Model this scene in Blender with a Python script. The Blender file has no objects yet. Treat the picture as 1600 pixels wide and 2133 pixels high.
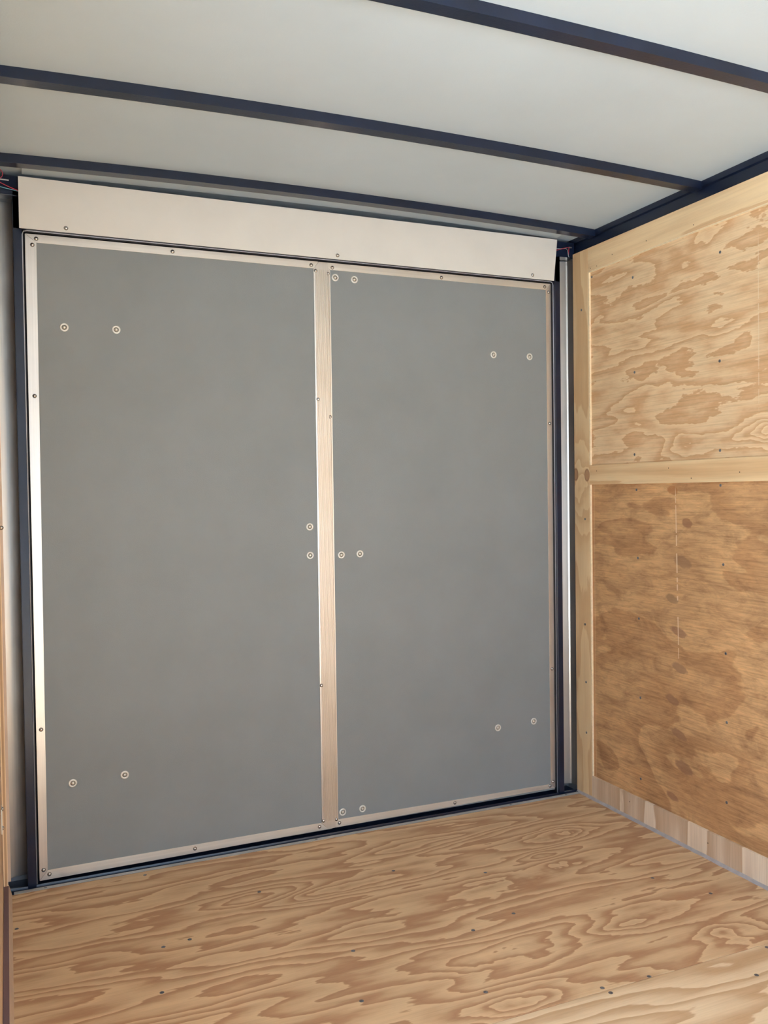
import bpy, bmesh, math, random
from mathutils import Vector, Matrix

# ------------------------------------------------------------------ scene set-up
S = bpy.context.scene
C = S.collection
S.view_settings.view_transform = 'Standard'
S.view_settings.look = 'None'
S.view_settings.gamma = 1.0
S.view_settings.use_curve_mapping = False
S.view_settings.exposure = 1.64
try:
    S.cycles.max_bounces = 12
    S.cycles.diffuse_bounces = 8
    S.cycles.glossy_bounces = 6
    S.cycles.sample_clamp_indirect = 12.0
except Exception:
    pass

# camera (solved from the photograph)
F_PX, YAW, PITCH, ROLL = 1825.4839, -0.4069, -0.0231, 0.0136
CAM = (-0.0681, -2.8, 1.1563)
cd = bpy.data.cameras.new('camera')
cam = bpy.data.objects.new('camera', cd)
C.objects.link(cam)
M = (Matrix.Rotation(YAW, 4, 'Z') @ Matrix.Rotation(PITCH, 4, 'X') @ Matrix.Rotation(ROLL, 4, 'Y')
     @ Matrix.Rotation(math.pi / 2, 4, 'X'))
cam.matrix_world = Matrix.Translation(CAM) @ M
cd.sensor_fit = 'VERTICAL'
cd.sensor_height = 24.0
cd.sensor_width = 18.0
cd.lens = 24.0 * F_PX / 2133.0
cd.clip_start = 0.01
S.camera = cam

# daylight: sky and sunlit yard seen through an unseen open end, assumed to let light in
w = bpy.data.worlds.new('sky'); S.world = w
w.use_nodes = True
nt = w.node_tree; nt.nodes.clear()
bgn = nt.nodes.new('ShaderNodeBackground')
wo = nt.nodes.new('ShaderNodeOutputWorld')
bgn.inputs[0].default_value = (0.66, 0.93, 1.28, 1)
bgn.inputs[1].default_value = 1.8
nt.links.new(bgn.outputs[0], wo.inputs[0])

sd = bpy.data.lights.new('sun', 'SUN')
sd.energy = 14.0; sd.angle = math.radians(0.6); sd.color = (0.80, 0.96, 1.13)
sun = bpy.data.objects.new('sun', sd); C.objects.link(sun)
sun.location = (-4, -2.2, 3)
sun.rotation_euler = Vector((0.30, 0.50, -1.0)).to_track_quat('-Z', 'Y').to_euler()

# sky portal in the assumed open end (guides sampling only)
pd = bpy.data.lights.new('opening_portal', 'AREA')
pd.shape = 'RECTANGLE'; pd.size = 2.03; pd.size_y = 2.10
pd.cycles.is_portal = True
po = bpy.data.objects.new('opening_portal', pd); C.objects.link(po)
po.location = (0.915, -4.72, 1.05)
po.rotation_euler = Vector((0, 1, 0)).to_track_quat('-Z', 'Z').to_euler()

pd2 = bpy.data.lights.new('doorway_portal', 'AREA')
pd2.shape = 'RECTANGLE'; pd2.size = 1.25; pd2.size_y = 1.86
pd2.cycles.is_portal = True
po2 = bpy.data.objects.new('doorway_portal', pd2); C.objects.link(po2)
po2.location = (-0.16, -2.675, 0.93)
po2.rotation_euler = Vector((1, 0, 0)).to_track_quat('-Z', 'Z').to_euler()

# ------------------------------------------------------------------ materials
def newmat(name):
    m = bpy.data.materials.new(name); m.use_nodes = True
    n = m.node_tree.nodes; l = m.node_tree.links
    return m, n, l, n['Principled BSDF']

class N:
    """tiny node-graph helper"""
    def __init__(s, m):
        s.t = m.node_tree; s.n = s.t.nodes; s.l = s.t.links
        s.co = s.n.new('ShaderNodeTexCoord').outputs['Object']
    def link(s, a, b): s.l.new(a, b)
    def _in(s, sock, v):
        if isinstance(v, (int, float)): sock.default_value = v
        elif isinstance(v, (tuple, list)): sock.default_value = v
        else: s.l.new(v, sock)
    def math(s, op, a, b=0.0, c=0.0, clamp=False):
        x = s.n.new('ShaderNodeMath'); x.operation = op; x.use_clamp = clamp
        s._in(x.inputs[0], a); s._in(x.inputs[1], b); s._in(x.inputs[2], c)
        return x.outputs[0]
    def vec(s, scale, off=(0, 0, 0), rot=(0, 0, 0), src=None):
        x = s.n.new('ShaderNodeMapping')
        s.l.new(src or s.co, x.inputs['Vector'])
        x.inputs['Scale'].default_value = scale
        x.inputs['Location'].default_value = off
        x.inputs['Rotation'].default_value = rot
        return x.outputs[0]
    def noise(s, v, scale=1.0, detail=2.0, rough=0.5, dist=0.0):
        x = s.n.new('ShaderNodeTexNoise')
        s.l.new(v, x.inputs['Vector'])
        x.inputs['Scale'].default_value = scale
        x.inputs['Detail'].default_value = detail
        x.inputs['Roughness'].default_value = rough
        x.inputs['Distortion'].default_value = dist
        return x.outputs['Fac']
    def ramp(s, f, pts, interp='LINEAR'):
        x = s.n.new('ShaderNodeValToRGB'); x.color_ramp.interpolation = interp
        e = x.color_ramp.elements
        while len(e) > 1: e.remove(e[0])
        e[0].position = pts[0][0]; e[0].color = col(pts[0][1])
        for p, c in pts[1:]:
            k = e.new(p); k.color = col(c)
        s.l.new(f, x.inputs[0])
        return x.outputs[0]
    def mix(s, f, a, b, mode='MIX'):
        x = s.n.new('ShaderNodeMix'); x.data_type = 'RGBA'; x.blend_type = mode
        s._in(x.inputs[0], f)
        s._in(x.inputs[6], col(a) if isinstance(a, tuple) else a)
        s._in(x.inputs[7], col(b) if isinstance(b, tuple) else b)
        return x.outputs[2]
    def blob(s, axes, centre, radii, ang=0.0):
        """squared elliptical distance from a spot; axes like 'yz'"""
        sx = s.n.new('ShaderNodeSeparateXYZ'); s.l.new(s.co, sx.inputs[0])
        i = {'x': 0, 'y': 1, 'z': 2}
        a = s.math('SUBTRACT', sx.outputs[i[axes[0]]], centre[0])
        b = s.math('SUBTRACT', sx.outputs[i[axes[1]]], centre[1])
        ca, sa = math.cos(ang), math.sin(ang)
        p = s.math('ADD', s.math('MULTIPLY', a, ca / radii[0]), s.math('MULTIPLY', b, sa / radii[0]))
        q = s.math('SUBTRACT', s.math('MULTIPLY', b, ca / radii[1]), s.math('MULTIPLY', a, sa / radii[1]))
        return s.math('ADD', s.math('MULTIPLY', p, p), s.math('MULTIPLY', q, q))
    def bump(s, h, strength, dist, bsdf):
        x = s.n.new('ShaderNodeBump'); x.inputs['Strength'].default_value = strength
        x.inputs['Distance'].default_value = dist
        s.l.new(h, x.inputs['Height']); s.l.new(x.outputs[0], bsdf.inputs['Normal'])

def col(c):
    return tuple(c) + (1.0,) if len(c) == 3 else tuple(c)

def simple(name, c, rough=0.5, metal=0.0, var=0.0, vscale=20.0, spec=0.5, bump=0.0, bscale=300.0):
    m, n, l, b = newmat(name)
    g = N(m)
    if var > 0:
        f = g.noise(g.vec((1, 1, 1)), vscale, 4.0, 0.6)
        lo = tuple(max(0, x * (1 - var)) for x in c); hi = tuple(min(1, x * (1 + var)) for x in c)
        l.new(g.ramp(f, [(0.3, lo), (0.7, hi)]), b.inputs['Base Color'])
    else:
        b.inputs['Base Color'].default_value = col(c)
    b.inputs['Roughness'].default_value = rough
    b.inputs['Metallic'].default_value = metal
    b.inputs['Specular IOR Level'].default_value = spec
    if bump > 0:
        g.bump(g.noise(g.vec((1, 1, 1)), bscale, 3.0, 0.6), bump, 0.002, b)
    return m

def plywood(name, grain, cross, off, pale, dark, bands=7.0, gs=0.8, cs=4.6, noisek=1.0,
            eyes=(), eye_axes='xy', fibre=0.35, contrast=1.0, warp=0.0, extra=None, soft=0.5, jag=0.16, tilt=0.0, grad=0.0):
    """rotary-cut softwood face: contour bands of a stretched height field plus fine fibres"""
    m, n, l, b = newmat(name)
    g = N(m)
    sc = [1.0, 1.0, 1.0]
    ix = {'x': 0, 'y': 1, 'z': 2}
    sc[ix[grain]] = gs; sc[ix[cross]] = cs
    rot = [0, 0, 0]
    third = ({0, 1, 2} - {ix[grain], ix[cross]}).pop()
    rot[third] = tilt
    v = g.vec(tuple(sc), off, tuple(rot))
    h = g.math('MULTIPLY', g.noise(v, 1.0, 3.0, 0.42, warp), bands * noisek)
    sc2 = list(sc); sc2[ix[grain]] *= 3.2; sc2[ix[cross]] *= 2.6
    v2 = g.vec(tuple(sc2), (off[0] + 3.1, off[1] + 1.7, off[2] + 5.3), tuple(rot))
    h = g.math('ADD', h, g.math('MULTIPLY', g.noise(v2, 1.0, 4.0, 0.6), bands * jag))
    if grad:
        sx = n.new('ShaderNodeSeparateXYZ'); l.new(g.co, sx.inputs[0])
        h = g.math('ADD', h, g.math('MULTIPLY', sx.outputs[ix[cross]], grad))
    wv = g.vec((3.0, 3.0, 3.0), off)
    w1 = g.math('MULTIPLY', g.math('SUBTRACT', g.noise(wv, 1.0, 4.0, 0.6), 0.5), 3.0)
    for (cx, cy, rx, ry, amp) in eyes:
        d = g.math('ADD', g.blob(eye_axes, (cx, cy), (rx, ry)), w1)
        h = g.math('ADD', h, g.math('MULTIPLY', g.math('EXPONENT', g.math('MULTIPLY', d, -1.0)), amp))
    f = g.math('FRACT', h)
    c = contrast
    def lerp(t): return tuple(pale[i] + (dark[i] - pale[i]) * min(1, t * c) for i in range(3))
    base = g.ramp(f, [(0.0, lerp(0.0)), (0.30 * soft, lerp(0.10)), (0.48, lerp(0.45)), (0.62, lerp(0.75)),
                      (0.86, lerp(1.0)), (0.93, lerp(0.9)), (0.975, lerp(0.05)), (1.0, lerp(0.0))])
    # broad tone drift
    dr = g.noise(g.vec((1.4, 1.4, 1.4), off), 1.6, 2.0, 0.5)
    base = g.mix(0.35, base, g.ramp(dr, [(0.3, (0.80, 0.80, 0.80)), (0.7, (1.12, 1.12, 1.12))]), 'MULTIPLY')
    # fibres
    fs = [60.0, 60.0, 60.0]; fs[ix[grain]] = 5.0; fs[ix[cross]] = 230.0
    ff = g.noise(g.vec(tuple(fs), off), 1.0, 5.0, 0.65)
    base = g.mix(fibre, base, g.ramp(ff, [(0.32, (0.62, 0.58, 0.54)), (0.52, (1, 1, 1)), (0.75, (1.15, 1.15, 1.14))]), 'MULTIPLY')
    if extra: base = extra(g, base)
    l.new(base, b.inputs['Base Color'])
    b.inputs['Roughness'].default_value = 0.62
    b.inputs['Specular IOR Level'].default_value = 0.3
    g.bump(ff, 0.25, 0.001, b)
    return m

PALE = (0.80, 0.62, 0.39); DARK = (0.56, 0.355, 0.20)

FLOOR_EYES = [(1.63, -0.35, 0.16, 0.055, 3.0), (1.42, -0.47, 0.16, 0.04, -1.5), (1.62, -1.09, 0.13, 0.06, 4.0),
              (1.43, -0.93, 0.20, 0.045, 2.2), (1.10, -0.93, 0.22, 0.06, -2.5), (1.38, -0.56, 0.26, 0.06, 2.2),
              (0.85, -0.42, 0.28, 0.05, 2.0), (0.55, -0.36, 0.16, 0.045, -2.0), (0.95, -1.12, 0.22, 0.05, 2.0)]
ply_floor_a = plywood('floor_plywood_back', 'x', 'y', (0.3, 0.9, 0.0), (0.76, 0.53, 0.31), (0.49, 0.27, 0.145), bands=12.0, gs=1.0, cs=5.2, jag=0.17,
                      eyes=FLOOR_EYES, fibre=0.22, contrast=1.0, grad=3.0)
ply_floor_b = plywood('floor_plywood_front', 'x', 'y', (5.3, 2.2, 1.0), (0.84, 0.645, 0.42), (0.60, 0.385, 0.215), bands=10.0, gs=0.9, cs=4.2,
                      fibre=0.2, contrast=1.0, grad=2.5, jag=0.14)

def upper_extra(g, base):
    s = g.blob('yz', (-0.905, 1.63), (0.0022, 0.26))
    k = g.math('LESS_THAN', s, 1.0)
    br = g.math('GREATER_THAN', g.noise(g.vec((1, 1, 60)), 1.0, 2.0, 0.5), 0.42)
    return g.mix(g.math('MULTIPLY', g.math('MULTIPLY', k, br), 0.5), base, (0.86, 0.70, 0.48))
ply_upper = plywood('wall_plywood_upper', 'y', 'z', (0.7, 3.4, 1.2), (0.89, 0.67, 0.41), (0.70, 0.43, 0.225), bands=6.0, gs=2.2, cs=8.5, jag=0.30,
                    eyes=[(-0.62, 1.29, 0.12, 0.05, 1.6), (-0.93, 1.31, 0.12, 0.04, 2.2)], eye_axes='yz',
                    fibre=0.4, extra=upper_extra, warp=0.5, tilt=0.10, grad=2.0)

PATCHES = [(-0.545, 1.149, .024, .014, (0.56, 0.24, 0.09)), (-0.612, 1.043, .022, .015, (0.40, 0.19, 0.10)),
           (-0.593, 0.916, .036, .018, (0.42, 0.24, 0.13)), (-0.541, 0.793, .028, .014, (0.42, 0.26, 0.14)),
           (-0.572, 0.687, .036, .014, (0.42, 0.22, 0.13)), (-0.575, 0.570, .034, .014, (0.45, 0.26, 0.15)),
           (-0.539, 0.460, .030, .014, (0.40, 0.21, 0.12)), (-0.568, 0.353, .036, .014, (0.40, 0.21, 0.12)),
           (-0.592, 0.250, .038, .018, (0.40, 0.21, 0.12)), (-0.538, 0.139, .026, .012, (0.42, 0.22, 0.13))]
def lower_extra(g, base):
    # weathering, blotches
    bl = g.noise(g.vec((1, 3.6, 8.0), (2, 0, 4), (0.34, 0, 0)), 1.6, 6.0, 0.66, 1.0)
    base = g.mix(0.85, base, g.ramp(bl, [(0.30, (0.62, 0.56, 0.54)), (0.50, (0.95, 0.93, 0.90)), (0.72, (1.15, 1.12, 1.05))]), 'MULTIPLY')
    st = g.noise(g.vec((1, 13.0, 62.0), (0, 0, 0), (0.24, 0, 0)), 1.0, 6.0, 0.72, 0.9)
    base = g.mix(0.6, base, g.ramp(st, [(0.34, (0.66, 0.58, 0.54)), (0.52, (1, 1, 1)), (0.74, (1.22, 1.2, 1.12))]), 'MULTIPLY')
    # boat-shaped repair plugs in a column
    wob = g.math('MULTIPLY', g.math('SUBTRACT', g.noise(g.vec((1, 1, 1)), 42.0, 3.0, 0.6), 0.5), 1.3)
    for (y, z, ry, rz, c) in PATCHES:
        d = g.math('ADD', g.blob('yz', (y, z), (ry * 1.15, rz * 1.1), 0.24), wob)
        k = g.math('SUBTRACT', 1.0, g.math('MULTIPLY_ADD', d, 2.4, -1.5, clamp=True))
        base = g.mix(g.math('MULTIPLY', k, 0.72, clamp=True), base, tuple(q * 0.78 for q in c))
    # pale scratch running down past the plugs
    d = g.blob('yz', (-0.566, 0.86), (0.0028, 0.30), -0.02)
    br = g.math('GREATER_THAN', g.noise(g.vec((1, 1, 16)), 1.0, 2.0, 0.6), 0.47)
    base = g.mix(g.math('MULTIPLY', g.math('MULTIPLY', g.math('LESS_THAN', d, 1.0), br), 0.75), base, (0.85, 0.66, 0.44))
    # orange glue-stained margin beside the corner board and a thin chalked line
    sx = g.n.new('ShaderNodeSeparateXYZ'); g.l.new(g.co, sx.inputs[0])
    k = g.math('GREATER_THAN', sx.outputs[1], -0.129)
    base = g.mix(g.math('MULTIPLY', k, 0.55), base, (0.58, 0.30, 0.14))
    k = g.math('LESS_THAN', g.math('ABSOLUTE', g.math('ADD', sx.outputs[1], 0.132)), 0.0013)
    base = g.mix(g.math('MULTIPLY', k, 0.4), base, (0.80, 0.58, 0.36))
    # paler clean strip of veneer just under the middle board
    return base
ply_lower = plywood('wall_plywood_lower', 'y', 'z', (1.1, 7.7, 2.2), (0.72, 0.455, 0.23), (0.52, 0.29, 0.14), bands=5.0, gs=1.3, cs=3.2,
                    fibre=0.55, extra=lower_extra, warp=0.8, tilt=0.22, contrast=0.8)

def corner_extra(g, base):
    for (y, z) in ((-0.030, 1.212), (-0.100, 1.208)):
        d = g.blob('yz', (y, z), (0.017, 0.026))
        k = g.math('SUBTRACT', 1.0, g.math('MULTIPLY_ADD', d, 3.0, -2.0, clamp=True))
        base = g.mix(g.math('MULTIPLY', k, 0.8), base, (0.25, 0.11, 0.06))
        k2 = g.math('SUBTRACT', 1.0, g.math('MULTIPLY_ADD', d, 5.0, -2.0, clamp=True))
        base = g.mix(g.math('MULTIPLY', k2, 0.6), base, (0.55, 0.33, 0.18))
    return base
ply_corner = plywood('corner_board_wood', 'z', 'y', (4.1, 0.3, 0.5), (0.90, 0.68, 0.40), (0.74, 0.48, 0.25), bands=5.0, gs=1.2, cs=7.0,
                     eyes=[(-0.065, 1.19, 0.09, 0.16, 3.0)], eye_axes='yz', fibre=0.15, contrast=0.8, extra=corner_extra)
ply_top = plywood('top_board_wood', 'y', 'z', (2.1, 1.3, 0.8), (0.92, 0.71, 0.43), (0.75, 0.49, 0.26), bands=5.5, gs=0.7, cs=9.0,
                  fibre=0.2, contrast=0.9)
ply_mid = plywood('middle_board_wood', 'y', 'z', (7.1, 4.3, 3.8), (0.90, 0.69, 0.41), (0.73, 0.47, 0.24), bands=5.5, gs=0.7, cs=12.0,
                  fibre=0.2, contrast=0.9)
ply_kick = plywood('kick_board_wood', 'z', 'y', (1.9, 2.3, 0.2), (0.90, 0.76, 0.59), (0.60, 0.42, 0.27), bands=3.2, gs=1.0, cs=9.0,
                   fibre=0.3, contrast=1.0)
ply_left = plywood('left_wall_wood', 'y', 'z', (9.1, 2.3, 0.2), (0.74, 0.55, 0.38), (0.56, 0.37, 0.23), bands=5.0, gs=1.0, cs=5.0, fibre=0.3)
PLY_EDGE = simple('lit_cut_edge_wood', (0.88, 0.72, 0.48), 0.65, var=0.10, vscale=90, spec=0.25)

def ply_layers(name):
    m, n, l, b = newmat(name); g = N(m)
    sx = n.new('ShaderNodeSeparateXYZ'); l.new(g.co, sx.inputs[0])
    f = g.math('DIVIDE', g.math('ADD', sx.outputs[0], 0.0975), 0.0125)
    l.new(g.ramp(f, [(0.0, (0.85, 0.62, 0.38)), (0.16, (0.86, 0.64, 0.40)), (0.22, (0.50, 0.30, 0.16)), (0.66, (0.56, 0.36, 0.20)),
                     (0.74, (0.88, 0.68, 0.44)), (1.0, (0.86, 0.62, 0.38))]), b.inputs['Base Color'])
    b.inputs['Roughness'].default_value = 0.7
    return m
PLY_LAYERS = ply_layers('layered_plywood_edge')

def brushed(name, c, rough, along='z', metal=0.8):
    m, n, l, b = newmat(name); g = N(m)
    s = {'x': (1, 90, 90), 'y': (90, 1, 90), 'z': (90, 90, 1)}[along]
    f = g.noise(g.vec(s), 3.0, 4.0, 0.6)
    f2 = g.noise(g.vec((1, 1, 1)), 6.0, 3.0, 0.5)
    cc = g.ramp(f, [(0.3, tuple(x * 0.93 for x in c)), (0.7, tuple(min(1, x * 1.05) for x in c))])
    cc = g.mix(0.5, cc, g.ramp(f2, [(0.3, (0.88, 0.87, 0.86)), (0.7, (1.05, 1.05, 1.05))]), 'MULTIPLY')
    l.new(cc, b.inputs['Base Color'])
    b.inputs['Metallic'].default_value = metal
    l.new(g.ramp(f2, [(0.2, (rough * 0.85,) * 3), (0.8, (rough * 1.15,) * 3)]), b.inputs['Roughness'])
    return m
ALU = brushed('brushed_aluminium_vertical', (0.82, 0.765, 0.70), 0.38, 'z', 0.85)
ALU_H = brushed('brushed_aluminium_horizontal', (0.86, 0.81, 0.735), 0.40, 'x', 0.65)
SKIN = brushed('mill_aluminium_skin', (0.60, 0.565, 0.53), 0.36, 'z', 0.9)
ZINC = simple('zinc_screw', (0.70, 0.68, 0.64), 0.28, 0.95)
ZINC_D = simple('dull_zinc', (0.20, 0.20, 0.21), 0.45, 0.6)
WASH = simple('white_washer', (0.80, 0.79, 0.74), 0.38, 0.35)
BOLT = simple('bolt_steel', (0.68, 0.66, 0.60), 0.30, 0.8)
RING = simple('recess_shadow', (0.12, 0.11, 0.10), 0.6)
BLACK = simple('navy_black_gloss_paint', (0.006, 0.012, 0.034), 0.28, 0.0, var=0.25, vscale=8, spec=0.55, bump=0.15, bscale=120)
RUBBER = simple('black_rubber', (0.012, 0.013, 0.02), 0.55)
BEAD = simple('gasket_highlight', (0.55, 0.58, 0.64), 0.35, 0.3)  # pale colour stands in for the highlight along the seal edge
PANEL = simple('grey_vinyl_door_panel', (0.252, 0.274, 0.282), 0.50, 0.0, var=0.045, vscale=5, spec=0.35, bump=0.25, bscale=420)
CEIL = simple('white_vinyl_ceiling', (0.50, 0.59, 0.655), 0.55, 0.0, var=0.035, vscale=2.2, spec=0.35, bump=0.12, bscale=260)
WHITE = simple('white_painted_sheet', (0.69, 0.68, 0.64), 0.42, 0.0, var=0.03, vscale=7, spec=0.45)
CAULK = simple('grey_caulk', (0.42, 0.38, 0.37), 0.6, var=0.12, vscale=40)
STEEL = simple('dull_grey_steel', (0.30, 0.30, 0.31), 0.5, 0.4)
RED = simple('red_wire_sleeve', (0.55, 0.05, 0.09), 0.4)
CYAN = simple('pale_blue_wire_sleeve', (0.18, 0.48, 0.60), 0.4)
GREYW = simple('grey_wire_sleeve', (0.35, 0.38, 0.40), 0.4)
CONC = simple('pale_concrete', (0.52, 0.50, 0.47), 0.9, var=0.15, vscale=3)
DARKWOOD = simple('dark_nail_hole', (0.06, 0.04, 0.03), 0.8)

# ------------------------------------------------------------------ geometry helpers
def link(name, bm, mat, parent=None, smooth=False):
    me = bpy.data.meshes.new(name)
    bmesh.ops.recalc_face_normals(bm, faces=bm.faces)
    bm.to_mesh(me); bm.free()
    for m in (mat if isinstance(mat, (list, tuple)) else [mat]): me.materials.append(m)
    if smooth:
        for p in me.polygons: p.use_smooth = True
    o = bpy.data.objects.new(name, me); C.objects.link(o)
    if parent: o.parent = parent
    return o

def add_box(bm, x0, x1, y0, y1, z0, z1, bev=0.0):
    r = bmesh.ops.create_cube(bm, size=1.0)
    for v in r['verts']:
        v.co = Vector(((x0 + x1) / 2 + v.co.x * (x1 - x0), (y0 + y1) / 2 + v.co.y * (y1 - y0), (z0 + z1) / 2 + v.co.z * (z1 - z0)))
    if bev > 0:
        es = list({e for v in r['verts'] for e in v.link_edges})
        bmesh.ops.bevel(bm, geom=es, offset=bev, segments=2, affect='EDGES', profile=0.5)

def box(name, mat, x0, x1, y0, y1, z0, z1, bev=0.0, parent=None):
    bm = bmesh.new(); add_box(bm, x0, x1, y0, y1, z0, z1, bev)
    return link(name, bm, mat, parent)

def add_prism(bm, pts, a, b, axis='y'):
    """extrude a polygon (two coordinates of the other axes) from a to b along axis"""
    def P(p, t):
        return {'y': (p[0], t, p[1]), 'x': (t, p[0], p[1]), 'z': (p[0], p[1], t)}[axis]
    va = [bm.verts.new(P(p, a)) for p in pts]
    vb = [bm.verts.new(P(p, b)) for p in pts]
    bm.faces.new(va); bm.faces.new(list(reversed(vb)))
    k = len(pts)
    for i in range(k):
        bm.faces.new((va[i], vb[i], vb[(i + 1) % k], va[(i + 1) % k]))

def prism(name, mat, pts, a, b, axis='y', parent=None, bev=0.0):
    bm = bmesh.new(); add_prism(bm, pts, a, b, axis)
    if bev > 0:
        bmesh.ops.bevel(bm, geom=list(bm.edges), offset=bev, segments=1, affect='EDGES')
    return link(name, bm, mat, parent)

def lathe(bm, prof, seg=20):
    """prof: (radius, height) outwards from the mounting face; axis +Z local"""
    rings = []
    for r, h in prof:
        if r < 1e-6: rings.append([bm.verts.new((0, 0, h))])
        else: rings.append([bm.verts.new((r * math.cos(2 * math.pi * i / seg), r * math.sin(2 * math.pi * i / seg), h)) for i in range(seg)])
    for a, b in zip(rings, rings[1:]):
        if len(a) == 1 and len(b) == 1: continue
        for i in range(seg):
            j = (i + 1) % seg
            if len(a) == 1: bm.faces.new((a[0], b[i], b[j]))
            elif len(b) == 1: bm.faces.new((a[i], a[j], b[0]))
            else: bm.faces.new((a[i], a[j], b[j], b[i]))

def mesh_from(name, prof, mat, seg=20, extra=None):
    bm = bmesh.new(); lathe(bm, prof, seg)
    if extra: extra(bm)
    bmesh.ops.recalc_face_normals(bm, faces=bm.faces)
    me = bpy.data.meshes.new(name); bm.to_mesh(me); bm.free()
    me.materials.append(mat)
    for p in me.polygons: p.use_smooth = True
    return me

FACE = {'-y': (math.pi / 2, 0, 0), '-x': (0, -math.pi / 2, 0), '+x': (0, math.pi / 2, 0), '+z': (0, 0, 0), '-z': (math.pi, 0, 0)}
def put(name, me, loc, face, parent=None):
    o = bpy.data.objects.new(name, me); C.objects.link(o)
    o.location = loc; o.rotation_euler = FACE[face]
    if parent: o.parent = parent
    return o

me_rivet = mesh_from('rivet', [(0.0062, 0), (0.0062, 0.0004), (0.0050, 0.0005), (0.0049, 0.0014), (0.0042, 0.0030), (0.0026, 0.0041), (0, 0.0046)], simple('rivet_steel', (0.66, 0.64, 0.61), 0.24, 0.95), 16)
me_rivet.materials.append(simple('rivet_shadow_ring', (0.10, 0.095, 0.09), 0.6))  # dark base ring paints the shadow gap around each rivet head
for p_ in me_rivet.polygons:
    if max((me_rivet.vertices[i].co.xy.length for i in p_.vertices)) > 0.0060: p_.material_index = 1
me_screw = mesh_from('screw', [(0.0046, 0), (0.0044, 0.0008), (0.0024, 0.0011), (0.0013, 0.0002), (0, 0.0002)], simple('dark_screw', (0.22, 0.23, 0.24), 0.4, 0.7), 14)
me_floorscrew = mesh_from('floor_screw', [(0.0055, 0.0006), (0.0050, 0.0010), (0.0026, 0.0008), (0.0012, 0.0002), (0, 0.0002)], ZINC_D, 14)
me_nail = mesh_from('nail', [(0.0020, 0.0003), (0.0010, 0.0006), (0, 0.0006)], DARKWOOD, 8)
me_washer = mesh_from('washer', [(0.0126, 0), (0.0126, 0.0016), (0.0118, 0.0024), (0.0078, 0.0026), (0.0074, 0.0020), (0.0074, 0.0)], WASH, 28)
me_bolt = mesh_from('bolt', [(0.0078, 0.0004), (0.0062, 0.0006), (0.0058, 0.0022), (0.0048, 0.0040), (0.0026, 0.0052), (0.0, 0.0056)], BOLT, 24)
me_shadow = mesh_from('bolt_gap_shadow', [(0.0078, 0.0010), (0.0058, 0.0010), (0.0, 0.0010)], RING, 24)  # dark disc paints the shade in the gap between washer and bolt head

def tag(o, label=None, cat=None, group=None, kind=None):
    if label: o['label'] = label
    if cat: o['category'] = cat
    if group: o['group'] = group
    if kind: o['kind'] = kind
    return o

def empty(name, loc=(0, 0, 0)):
    o = bpy.data.objects.new(name, None); C.objects.link(o)
    o.empty_display_size = 0.05
    o['base'] = list(loc)
    return o

def add_bolt(x, y, z, parent):
    b = put('bolt', me_bolt, (x, y, z), '-y', parent)
    wsh = bpy.data.objects.new('washer', me_washer); C.objects.link(wsh); wsh.parent = b
    s = bpy.data.objects.new('bolt_gap_shadow', me_shadow); C.objects.link(s); s.parent = b

# ------------------------------------------------------------------ main dimensions (metres)
XR, XRP = 1.921, 1.929            # right wall: proud boards / plywood panels
XLP = -0.099                      # left wall plywood face
YB = -0.037                       # floor's edge at the rear doors
Y0 = -4.7                         # front end, left open for daylight
ZF = -0.002                       # floor
DY0, DY1 = -3.30, -2.05         # unseen side doorway assumed in the left wall, sized to brighten the right
def zc(x): return 2.120 - 0.017 * ((x - 0.92) / 1.0) ** 2      # arched ceiling

# ------------------------------------------------------------------ setting: floor
fl = tag(empty('floor'), 'plywood trailer floor with swirling orange grain in front of the grey doors', 'floor', kind='structure')
sheets = []
edges = [YB - 0.012, -1.1632, -2.382, -3.60, Y0]
for i in range(4):
    a, b_ = edges[i + 1] + 0.0024, edges[i]
    s_ = box('plywood_sheet', ply_floor_a if i % 2 == 0 else ply_floor_b, XLP, XR, a, b_ , ZF - 0.019, ZF, 0.0008, fl)
    sheets.append(s_)
box('floor_frame', STEEL, -0.14, 1.98, Y0 - 0.1, 0.05, -0.12, ZF - 0.0195, 0, fl)
for (x, y) in [(1.178, -1.151), (1.308, -1.158), (1.182, -0.757), (0.994, -0.371), (1.671, -0.743), (1.241, -0.501), (0.296, -0.077),
               (-0.067, -0.271), (0.277, -0.533), (0.583, -0.335), (0.240, -0.741), (0.924, -1.053), (0.346, -0.523), (0.65, -0.966),
               (0.712, -0.755), (1.037, -0.791), (1.753, -0.891)]:
    put('screw', me_floorscrew, (x, y, ZF), '+z', sheets[0])
for (x, y) in [(1.183, -1.175), (1.664, -1.176), (1.542, -1.259)]:
    put('screw', me_floorscrew, (x, y, ZF), '+z', sheets[1])

# ------------------------------------------------------------------ setting: ceiling
def arch_strip(bm, x0, x1, y0, y1, zlo, zhi, n=24):
    vs = []
    for i in range(n + 1):
        x = x0 + (x1 - x0) * i / n
        vs.append([bm.verts.new((x, y, zz)) for y, zz in ((y0, zlo(x)), (y1, zlo(x)), (y1, zhi(x)), (y0, zhi(x)))])
    for a, b in zip(vs, vs[1:]):
        for k in range(4):
            bm.faces.new((a[k], a[(k + 1) % 4], b[(k + 1) % 4], b[k]))
    bm.faces.new(vs[0]); bm.faces.new(list(reversed(vs[-1])))
bm = bmesh.new(); arch_strip(bm, -0.13, 1.97, Y0 - 0.05, 0.06, lambda x: zc(x), lambda x: zc(x) + 0.03)
tag(link('ceiling', bm, CEIL), 'pale grey vinyl ceiling sheet stretched over black roof bows', 'ceiling', kind='structure')

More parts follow.
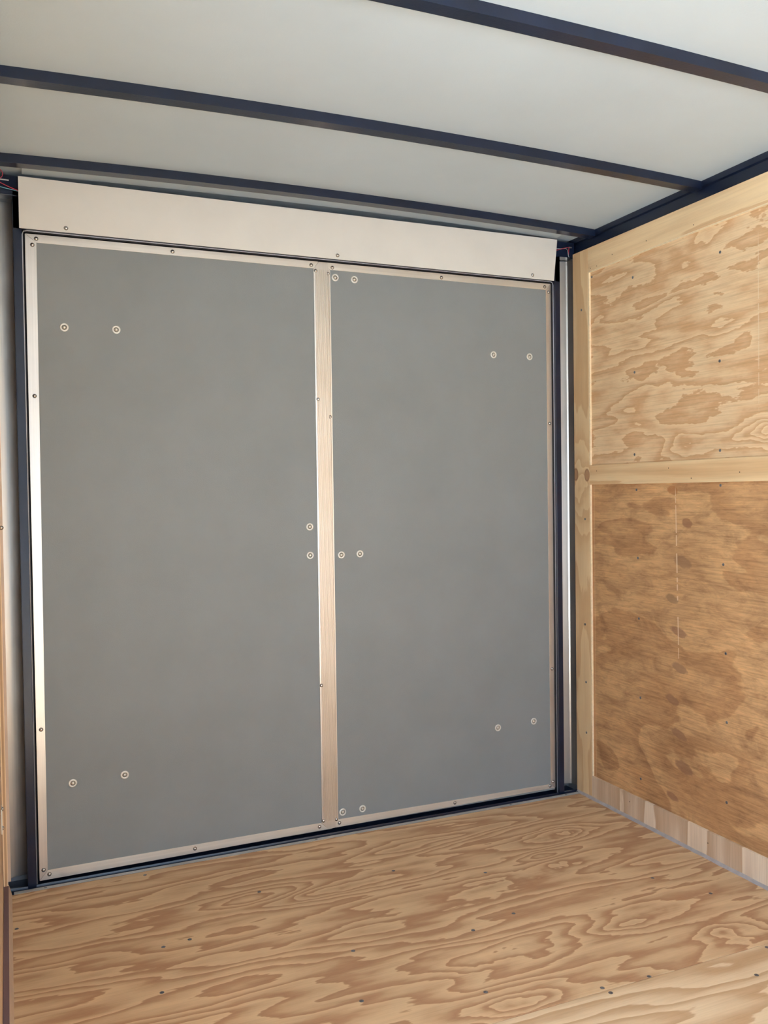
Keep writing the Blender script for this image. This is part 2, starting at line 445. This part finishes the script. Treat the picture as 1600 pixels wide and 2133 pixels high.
# ------------------------------------------------------------------ setting: right wall
wr = tag(empty('wall_right'), 'plywood lined right side wall with pale border boards and weathered lower panel', 'wall', kind='structure')
YC = -0.022                       # corner board's far edge
up = box('upper_panel', ply_upper, XRP, XRP + 0.009, -2.5, YC - 0.05, 1.20, 1.99, 0, wr)
up['label'] = 'upper plywood panel with blotchy cream and tan grain'
lo = box('lower_panel', ply_lower, XRP, XRP + 0.009, -2.5, YC - 0.05, 0.04, 1.20, 0, wr)
lo['label'] = 'weathered brown lower plywood panel with a column of repair plugs'
box('front_panel', ply_upper, XRP, XRP + 0.009, Y0, -2.503, 0.0, 2.04, 0, wr)
box('wall_frame', STEEL, XRP + 0.0095, XRP + 0.05, Y0 - 0.05, 0.06, -0.02, 2.13, 0, wr)
cb = box('corner_board', ply_corner, XR, XRP + 0.0085, -0.1145, YC, ZF, 2.0435, 0.0006, wr)
tb = box('top_board', ply_top, XR, XRP - 0.0002, -2.5, -0.1155, 1.957, 2.0435, 0.0006, wr)
mb = box('middle_board', ply_mid, XR, XRP - 0.0002, -2.5, -0.1155, 1.172, 1.2435, 0.0006, wr)
# corner board continues behind the middle board's end; a pale lip paints the lit sawn edge round the panel
box('lit_edge_lip', PLY_EDGE, XR + 0.0003, XRP - 0.0002, -0.1205, -0.1150, 1.244, 1.957, 0, wr)
box('lit_edge_lip', PLY_EDGE, XR + 0.0003, XRP - 0.0002, -0.1190, -0.1150, 0.085, 1.172, 0, wr)
box('lit_edge_lip', PLY_EDGE, XR + 0.0003, XRP - 0.0002, -2.5, -0.1150, 1.9528, 1.9568, 0, wr)
for (y, z) in [(-0.12 - 0.008, 1.936), (-0.357, 1.882), (-0.759, 1.866), (-0.363, 1.556), (-0.755, 1.539), (-0.360, 1.273), (-0.755, 1.268)]:
    put('screw', me_screw, (XRP, y, z), '-x', up)
for (y, z) in [(-0.369, 1.151), (-0.756, 1.162), (-0.374, 0.916), (-0.766, 0.921), (-0.377, 0.707), (-0.382, 0.433), (-0.774, 0.651),
               (-0.381, 0.151), (-0.777, 0.441), (-0.775, 0.195)]:
    put('screw', me_screw, (XRP, y, z), '-x', lo)
for (y, z) in [(-0.074, 1.825), (-0.086, 1.044), (-0.081, 0.648), (-0.084, 0.430), (-0.084, 0.239)]:
    put('screw', me_screw, (XR, y, z), '-x', cb)
for (y, z) in [(-0.257, 1.985), (-0.437, 1.985), (-0.657, 1.976), (-0.131, 1.966), (-0.168, 1.966)]:
    put('nail', me_nail, (XR, y, z), '-x', tb)
for (y, z) in [(-0.538, 1.221), (-0.641, 1.186), (-0.158, 1.222), (-0.84, 1.20)]:
    put('nail', me_nail, (XR, y, z), '-x', mb)
br_ = tag(box('baseboard_right', ply_kick, XR - 0.0002, XRP + 0.0088, -2.5, -0.1150, ZF, 0.084, 0.0006),
          'pale kick board with upright brown streaks along the foot of the right wall', 'baseboard', kind='structure')
for (y, z) in [(-0.331, 0.056), (-0.705, 0.046)]:
    put('nail', me_nail, (XR - 0.0002, y, z), '-x', br_)
random.seed(4)
bm = bmesh.new()
vs = []
for i in range(91):
    y = YC - 0.004 - i * 0.0272
    wdt = 0.0085 + random.uniform(-0.0012, 0.0015)
    vs.append([bm.verts.new(p) for p in ((XR - 0.0003, y, ZF + 0.0085 + random.uniform(-0.001, 0.001)), (XR - wdt * 0.55, y, ZF + 0.0035), (XR - wdt, y, ZF), (XR - 0.0003, y, ZF))])
for a, b in zip(vs, vs[1:]):
    for k in range(4): bm.faces.new((a[k], a[(k + 1) % 4], b[(k + 1) % 4], b[k]))
bm.faces.new(vs[0]); bm.faces.new(list(reversed(vs[-1])))
tag(link('trim_1', bm, CAULK), 'grey caulk bead between the plywood floor and the right kick board', 'caulk', kind='structure')

# ------------------------------------------------------------------ setting: left wall (with the assumed side doorway)
wl = tag(empty('wall_left'), 'thin sliver of plywood lined left side wall at the photo edge', 'wall', kind='structure')
box('plywood_panel', ply_left, -0.111, XLP, DY1, -0.05, ZF, 2.04, 0, wl)
box('plywood_panel', ply_left, -0.111, XLP, Y0, DY0, ZF, 2.04, 0, wl)
box('door_lintel', ply_left, -0.111, XLP, DY0, DY1, 1.86, 2.04, 0, wl)
bm = bmesh.new()
add_box(bm, -0.15, -0.1115, DY1, 0.06, -0.02, 2.13); add_box(bm, -0.15, -0.1115, Y0 - 0.05, DY0, -0.02, 2.13)
add_box(bm, -0.15, -0.1115, DY0, DY1, 1.86, 2.13)
link('wall_frame', bm, STEEL, wl)
e_ = box('corner_board', PLY_LAYERS, -0.0985, -0.0865, -0.060, -0.030, 0.031, 2.0435, 0, wl)
e_['label'] = 'layered plywood edge of the corner board'
c2 = box('edge_strip', simple('pinkish_planed_wood', (0.62, 0.47, 0.36), 0.6, var=0.08, vscale=15), -0.0985, -0.0790, -0.0295, -0.0220, 0.031, 2.0435, 0, wl)
put('screw', me_rivet, (-0.0825, -0.0295, 1.067), '-y', c2)
tag(prism('baseboard_left', [simple('brown_kick_board', (0.60, 0.44, 0.32), 0.65, var=0.1, vscale=12)],
          [(-0.0985, ZF), (-0.0985, 0.030), (-0.0850, 0.030), (-0.0765, ZF)], DY1, -0.049),
    'low slanted kick board along the foot of the left wall', 'baseboard', kind='structure')
prism('top_strip', simple('purple_brown_strip', (0.20, 0.12, 0.12), 0.7), [(-0.0984, 0.0301), (-0.0984, 0.0312), (-0.0862, 0.0312), (-0.0855, 0.0301)], DY1, -0.0605,  # dark purple-brown strip lying on the kick board's top face
      parent=bpy.data.objects['baseboard_left'])

bm = bmesh.new()
add_box(bm, -0.155, -0.030, 0.0605, 0.075, -0.12, 2.15); add_box(bm, 1.855, 1.985, 0.0605, 0.075, -0.12, 2.15)
add_box(bm, -0.030, 1.855, 0.0605, 0.075, 1.925, 2.15); add_box(bm, -0.030, 1.855, 0.0605, 0.075, -0.12, 0.004)
tag(link('wall_back', bm, STEEL), 'unseen metal rear wall added around the grey doors against light leaks', 'wall', kind='structure')  # added out of view to close light leaks around the doors
tag(box('added_wall_outside', simple('grey_brown_render', (0.22, 0.21, 0.20), 0.9, var=0.2, vscale=2), -16, 18, -13.4, -13.0, -0.55, 3.2), 'dull wall added behind the camera to bound the bright reflection', 'wall', kind='structure')  # added unseen wall, keeps the upper part of the metal reflections dark
tag(prism('ramp', ply_floor_b, [(Y0 - 0.05, -0.01), (Y0 - 0.05, -0.04), (-6.75, -0.57), (-6.75, -0.54)], -0.05, 1.88, 'x'),  # added unseen ramp, a sunlit surface for the aluminium to reflect
    'lowered plywood ramp added behind the camera as a sunlit reflector', 'ramp', kind='structure')
tag(box('ground', CONC, -30, 30, -34, 26, -0.62, -0.55), 'unseen pale concrete yard added to bounce sunlight into the trailer', 'ground', kind='structure')  # added unseen ground, bounces sunlight up to the ceiling and doors

# ------------------------------------------------------------------ door frame (black steel tube) around the rear doors
df = tag(empty('door_frame'), 'glossy black steel frame around the two grey rear doors', 'frame')
box('left_post', BLACK, -0.0335, -0.0095, -0.022, 0.060, -0.004, 2.055, 0.0012, df)
box('right_post', BLACK, 1.8405, 1.8625, -0.022, 0.060, -0.004, 2.035, 0.0012, df)
# sill with raised lips
bm = bmesh.new()
add_prism(bm, [(-0.037, -0.09), (-0.037, -0.0005), (-0.033, 0.0015), (-0.029, -0.0045), (-0.018, -0.0045), (-0.016, 0.0015), (-0.0125, 0.0015), (-0.0105, -0.006), (0.06, -0.006), (0.06, -0.09)],
          -0.0975, 1.9280, 'x')
link('sill', bm, BLACK, df)
bm = bmesh.new()
add_box(bm, -0.0975, 1.9280, -0.022, 0.02, 2.031, 2.088, 0.0015)
add_box(bm, -0.0330, 1.8620, -0.022, 0.06, 1.9375, 2.030, 0)
link('header_tube', bm, BLACK, df)
bm = bmesh.new()      # unseen stop behind the leaves, added to block light leaks
add_box(bm, -0.033, 0.012, 0.0405, 0.0595, -0.005, 2.03); add_box(bm, 1.828, 1.862, 0.0405, 0.0595, -0.005, 2.03)
add_box(bm, 0.012, 1.828, 0.0405, 0.0595, 1.918, 2.03); add_box(bm, 0.012, 1.828, 0.0405, 0.0595, -0.005, 0.012)
add_box(bm, 0.90, 0.96, 0.0405, 0.0595, 0.0, 1.93)
link('leak_stop', bm, RUBBER, df)
def tube_path(bm, pts, r, seg=8):
    prev = None
    pts = [Vector(p) for p in pts]
    for i, p in enumerate(pts):
        d = (pts[min(i + 1, len(pts) - 1)] - pts[max(i - 1, 0)]).normalized()
        up_ = Vector((0, 0, 1)) if abs(d.z) < 0.9 else Vector((0, 1, 0))
        u = d.cross(up_).normalized(); v = d.cross(u)
        ring = [bm.verts.new(p + (u * math.cos(2 * math.pi * k / seg) + v * math.sin(2 * math.pi * k / seg)) * r) for k in range(seg)]
        if prev:
            for k in range(seg): bm.faces.new((prev[k], prev[(k + 1) % seg], ring[(k + 1) % seg], ring[k]))
        else: bm.faces.new(ring)
        prev = ring
    bm.faces.new(list(reversed(prev)))
bm = bmesh.new()
gx0, gx1, gz = -0.0082, 1.8392, 1.9372
tube_path(bm, [(gx0, -0.010, 0.001), (gx0, -0.010, gz - 0.012), (gx0 + 0.003, -0.010, gz - 0.003), (gx0 + 0.012, -0.010, gz),
               (gx1 - 0.012, -0.010, gz), (gx1 - 0.003, -0.010, gz - 0.003), (gx1, -0.010, gz - 0.012), (gx1, -0.010, 0.001)], 0.0014)
g_ = link('gasket', bm, BEAD, df, True); g_['label'] = 'thin gasket lip around the door opening, painted pale as a highlight'
bm = bmesh.new()      # black gasket body between jamb and leaf
add_box(bm, -0.0093, -0.0045, -0.0090, 0.040, 0.0, 1.937); add_box(bm, 1.8365, 1.8402, -0.0090, 0.040, 0.0, 1.937)
add_box(bm, -0.0093, 1.8402, -0.0090, 0.040, 1.9335, 1.9372)
link('gasket_body', bm, RUBBER, df)

# ------------------------------------------------------------------ rear doors
def mitre_top(x0, x1, wl_, wr_, z1, h):      # horizontal trim with mitred ends
    return [(x0, z1), (x1, z1), (x1 - wr_, z1 - h), (x0 + wl_, z1 - h)]
d1 = tag(empty('door_1', (0.46, 0, 0)), 'wider left rear door leaf, grey panel with ribbed aluminium strip on its meeting edge', 'door', kind='structure')
d2 = tag(empty('door_2', (1.4, 0, 0)), 'narrower right rear door leaf, grey panel between ribbed strip and right post', 'door', kind='structure')
box('panel', PANEL, 0.0, 0.9305, 0.0, 0.0395, 0.008, 1.930, 0.0008, d1)
box('panel', PANEL, 0.9325, 1.835, 0.0, 0.0395, 0.010, 1.930, 0.0008, d2)
TT = 0.0018
ZB1, ZT = 0.006, 1.9305
def trim(name, pts, parent, mat=ALU, t=TT):
    return prism(name, mat, pts, -t, 0.0, 'y', parent, bev=0.0004)
# left leaf
tl = trim('left_edge_trim', [(-0.001, ZB1), (-0.001, ZT), (0.0305, 1.9065), (0.0225, 0.0345)], d1)
tt = trim('top_edge_trim', [(-0.0005, ZT + 0.0003), (0.911, ZT + 0.0003), (0.8935, 1.9065), (0.0312, 1.9065)], d1, ALU_H)
tbm = trim('bottom_edge_trim', [(-0.0003, ZB1 - 0.0003), (0.0232, 0.0345), (0.8888, 0.0360), (0.9180, 0.0105)], d1, ALU_H)
for p, par in [((0.030, 1.918), tt), ((0.428, 1.918), tt), ((0.885, 1.917), tt), ((0.019, 1.899), tl), ((0.016, 1.454), tl), ((0.013, 0.460), tl),
               ((0.011, 0.037), tl), ((0.027, 0.0215), tbm), ((0.463, 0.0225), tbm), ((0.884, 0.0235), tbm)]:
    put('rivet', me_rivet, (p[0], -TT, p[1]), '-y', par)
# meeting strip with fine vertical ribs
bm = bmesh.new()
x0s, x1s = 0.8930, 0.9515
prof = [(x0s, 0.0), (x0s, -0.0028)]
nr = 11
for i in range(nr):
    a = x0s + 0.004 + (x1s - x0s - 0.010) * i / nr
    wv = (x1s - x0s - 0.010) / nr
    prof += [(a + wv * 0.1, -0.0034), (a + wv * 0.35, -0.0042), (a + wv * 0.65, -0.0042), (a + wv * 0.9, -0.0034)]
prof += [(x1s - 0.0045, -0.0048), (x1s - 0.0005, -0.0048), (x1s, -0.0036), (x1s, 0.0)]
add_prism(bm, prof, 0.0385, 1.9040, 'z')
add_prism(bm, [(x0s, 1.9040), (x0s + 0.0015, 1.9080), (0.9115, 1.9300), (0.9420, 1.9300), (0.9420, 1.9150), (x1s, 1.9040)], -0.0036, 0.0, 'y')
add_prism(bm, [(x0s - 0.002, 0.0385), (x0s - 0.002, 0.0355), (0.9170, 0.0110), (0.9420, 0.0130), (0.9420, 0.0320), (x1s, 0.0385)], -0.0036, 0.0, 'y')
ms = link('meeting_strip', bm, ALU, d1); ms['label'] = 'wide ribbed aluminium strip covering the gap between the leaves'
for p in [(0.900, 1.899), (0.902, 1.470), (0.8985, 0.504), (0.898, 0.042), (0.9445, 1.893), (0.9445, 1.412), (0.9450, 0.040)]:
    put('rivet', me_rivet, (p[0], -0.0034, p[1]), '-y', ms)
# right leaf
tr = trim('right_edge_trim', [(1.8355, 0.018), (1.8355, ZT), (1.8130, 1.9070), (1.8150, 0.0290 + 0.006)], d2)
t2 = trim('top_edge_trim', [(0.9425, ZT + 0.0003), (1.8350, ZT + 0.0003), (1.8124, 1.9070), (0.9535, 1.9070), (0.9480, 1.9090), (0.9425, 1.9160)], d2, ALU_H)
b2 = trim('bottom_edge_trim', [(0.9425, 0.0115), (0.9425, 0.0310), (0.9470, 0.0365), (0.9535, 0.0375), (1.8144, 0.0342), (1.8350, 0.0172)], d2, ALU_H)
for p, par in [((0.960, 1.915), t2), ((1.373, 1.916), t2), ((1.808, 1.918), t2), ((1.8245, 1.899), tr), ((1.8245, 1.406), tr), ((1.8250, 0.474), tr),
               ((1.8250, 0.042), tr), ((1.811, 0.0275), b2), ((0.956, 0.0250), b2), ((1.402, 0.0255), b2)]:
    put('rivet', me_rivet, (p[0], -TT, p[1]), '-y', par)
for (x, z) in [(0.103, 1.662), (0.253, 1.664), (0.099, 0.286), (0.251, 0.290), (0.866, 1.042), (0.866, 0.946)]:
    add_bolt(x, 0.0, z, d1)
for (x, z) in [(0.978, 0.943), (1.046, 0.944), (0.970, 1.883), (1.040, 1.882), (1.584, 1.653), (1.739, 1.653), (1.586, 0.277), (1.742, 0.283), (0.969, 0.060), (1.042, 0.060)]:
    add_bolt(x, 0.0, z, d2)

# ------------------------------------------------------------------ white header panel above the doors
bm = bmesh.new()
add_prism(bm, [(-0.0165, 1.9325), (1.8190, 1.9315), (1.8350, 2.0850), (-0.0165, 2.0810)], -0.0465, -0.0450, 'y')
hp = tag(link('header_panel', bm, WHITE), 'long off-white sheet metal panel above the grey doors', 'panel')
for (x, z) in [(0.111, 1.945), (0.963, 1.945), (1.726, 1.945)]:
    put('rivet', me_rivet, (x, -0.0465, z), '-y', hp)

bm = bmesh.new()
n_ = 16
for i in range(n_):
    xa, xb = [-0.006 + (1.846 + 0.006) * (i + k) / n_ for k in (0, 1)]
    ra = [(xa, -0.088, zc(xa) - 0.0004), (xa, -0.022, zc(xa) - 0.010), (xa, -0.0220, zc(xa) - 0.009), (xa, -0.086, zc(xa) - 0.0004)]
    rb = [(xb, -0.088, zc(xb) - 0.0004), (xb, -0.022, zc(xb) - 0.010), (xb, -0.0220, zc(xb) - 0.009), (xb, -0.086, zc(xb) - 0.0004)]
    va = [bm.verts.new(p) for p in ra]; vb = [bm.verts.new(p) for p in rb]
    for k in range(4): bm.faces.new((va[k], va[(k + 1) % 4], vb[(k + 1) % 4], vb[k]))
bmesh.ops.remove_doubles(bm, verts=bm.verts, dist=1e-5)
tag(link('trim_2', bm, CEIL), 'grey vinyl ceiling liner turned down behind the white header panel', 'ceiling liner', kind='structure')

# ------------------------------------------------------------------ aluminium corner trims in the two recesses
def bent(bm, pts, t, z0, z1):
    """sheet following a plan polyline, thickness t to the far side"""
    P = [Vector(p) for p in pts]
    n = []
    for i in range(len(P)):
        d = (P[min(i + 1, len(P) - 1)] - P[max(i - 1, 0)]).normalized()
        n.append(Vector((-d.y, d.x)) * t)
    add_prism(bm, [tuple(p) for p in P] + [tuple(p + k) for p, k in reversed(list(zip(P, n)))], z0, z1, 'z')
bm = bmesh.new()
bent(bm, [(1.8625, 0.0450), (1.9240, 0.0290), (1.9290, 0.0260), (1.9310, 0.0210), (1.9440, -0.0260)], 0.002, 0.012, 2.030)
cr = tag(link('corner_trim', bm, SKIN), 'bent bare aluminium corner trim between right black post and plywood wall', 'metal trim')
bf = bmesh.new(); bent(bf, [(1.9240, 0.0282), (1.9268, 0.0262), (1.9290, 0.0250)], 0.001, 0.03, 2.015)
link('bright_fold', bf, ZINC, cr)
put('rivet', me_rivet, (1.9375, -0.012, 1.83), '-x', cr)
bm = bmesh.new()
bent(bm, [(-0.1095, 0.0335), (-0.0340, 0.0520)], 0.002, 0.012, 2.030)
tag(link('corner_trim', bm, SKIN), 'wavy bare aluminium corner trim left of the left black post', 'metal trim')

# ------------------------------------------------------------------ threshold strip
ts = tag(prism('threshold_strip', simple('grey_threshold_metal', (0.42, 0.42, 0.41), 0.45, 0.3, var=0.15, vscale=12), [(-0.0490, ZF), (-0.0490, ZF + 0.0012), (-0.0385, ZF + 0.0030), (-0.0372, ZF + 0.0030), (-0.0372, ZF)],
               -0.0720, 1.9180, 'x'), 'narrow grey metal threshold strip along the floor edge at the doors', 'threshold strip')
for x in (0.014, 0.858, 1.611, 1.855):
    put('rivet', me_screw, (x, -0.0430, ZF + 0.0022), '+z', ts)

# ------------------------------------------------------------------ steel roof rails and bows
def rail(x_in_low, x_in_up, x_out, y0, y1, label):
    bm = bmesh.new()
    s = 1 if x_out > x_in_low else -1
    pts = [(x_in_low, 2.0445), (x_in_low, 2.0820), (x_in_up, 2.0850), (x_in_up, 2.1035), (x_out, 2.1045), (x_out, 2.0445)]
    add_prism(bm, pts, y0, y1, 'y')
    return tag(link('top_rail', bm, BLACK), label, 'rail')
rail(1.9340, 1.9260, 1.9780, Y0, 0.05, 'black steel top rail above the right plywood wall')
rail(-0.1080, -0.1000, -0.1480, Y0, 0.05, 'black steel top rail above the left wall at the photo corner')
def bow(yf, label):
    bm = bmesh.new()
    arch_strip(bm, -0.0990, 1.9255, yf, yf + 0.037, lambda x: zc(x) - 0.0255, lambda x: zc(x) - 0.0003)
    ends = [e for e in bm.edges if abs((e.verts[0].co - e.verts[1].co).x) > 0.02]
    bmesh.ops.bevel(bm, geom=ends, offset=0.0022, segments=3, affect='EDGES', profile=0.5)
    o = link('roof_bow', bm, BLACK)
    return tag(o, label, 'roof bow', 'roof bows under the ceiling')
bow(-0.155, 'black roof bow closest to the white header panel')
bow(-0.688, 'middle black roof bow crossing the whole ceiling')
bow(-1.277, 'nearest black roof bow in the top right of the photo')

# ------------------------------------------------------------------ wires in the two top corners
def wire(pts, r, mat, label):
    bm = bmesh.new()
    # smooth the path
    P = [Vector(p) for p in pts]; out = []
    for i in range(len(P) - 1):
        p0, p1, p2, p3 = P[max(i - 1, 0)], P[i], P[i + 1], P[min(i + 2, len(P) - 1)]
        for k in range(6):
            t = k / 6
            out.append(0.5 * ((2 * p1) + (p2 - p0) * t + (2 * p0 - 5 * p1 + 4 * p2 - p3) * t * t + (3 * p1 - p0 - 3 * p2 + p3) * t ** 3))
    out.append(P[-1])
    tube_path(bm, out, r, 6)
    return tag(link('wire', bm, mat, None, True), label, 'wire')
wire([(1.832, -0.030, 2.050), (1.850, -0.031, 2.0525), (1.880, -0.033, 2.0620), (1.896, -0.032, 2.0650), (1.899, -0.028, 2.056), (1.900, -0.027, 2.040)], 0.0011, RED,
     'thin red wire beside the right end of the white header panel')
wire([(1.832, -0.027, 2.058), (1.860, -0.028, 2.0585), (1.886, -0.029, 2.0610), (1.893, -0.030, 2.050), (1.897, -0.028, 2.038), (1.902, -0.026, 2.030)], 0.0010, GREYW,
     'thin grey wire beside the right end of the white header panel')
wire([(-0.085, -0.029, 2.072), (-0.064, -0.030, 2.062), (-0.040, -0.030, 2.052), (-0.015, -0.030, 2.044)], 0.0012, RED,
     'thin straight red wire left of the white header panel')
wire([(-0.085, -0.026, 2.058), (-0.065, -0.027, 2.051), (-0.040, -0.027, 2.047), (-0.015, -0.027, 2.0435)], 0.0012, CYAN,
     'thin pale blue wire left of the white header panel')
wire([(-0.078, -0.030, 2.096)] + [(-0.0705 + 0.0135 * math.cos(a), -0.031, 2.0865 + 0.0135 * math.sin(a)) for a in [math.radians(t) for t in (100, 60, 20, -20, -60, -100)]] + [(-0.085, -0.030, 2.071)], 0.0011, RED,
     'loop of red wire at the far left end of the black header tube')
rd = tag(box('metal_clip', ZINC, -0.090, -0.041, -0.0275, -0.0225, 2.0715, 2.0745, 0.0006), 'small bare metal clip on the black header tube at left', 'clip')
rd2 = tag(box('metal_clip', ZINC_D, 1.902, 1.914, -0.0275, -0.0225, 2.0660, 2.0705, 0.0006), 'small dull metal clip on the black header tube at right', 'clip')

# ------------------------------------------------------------------ bracket on the left wall
bk = tag(empty('wall_bracket'), 'small white metal bracket screwed to the left wall', 'bracket')
box('plate', WASH, XLP + 0.0002, XLP + 0.0028, -0.262, -0.222, 0.255, 0.322, 0.0006, bk)
for z in (0.262, 0.314):
    put('screw', me_rivet, (XLP + 0.0028, -0.232, z), '+x', bk)

# place every empty at the base of what it holds, keeping the children where they are
bpy.context.view_layer.update()
for o in [o for o in C.objects if o.type == 'EMPTY']:
    lo_ = Vector((1e9,) * 3); hi_ = Vector((-1e9,) * 3)
    for c in o.children:
        for k in c.bound_box:
            p = c.matrix_world @ Vector(k)
            lo_ = Vector(map(min, lo_, p)); hi_ = Vector(map(max, hi_, p))
    base = Vector(((lo_.x + hi_.x) / 2, (lo_.y + hi_.y) / 2, lo_.z))
    o.location = base
    for c in o.children: c.location = Vector(c.location) - base
    if 'base' in o: del o['base']
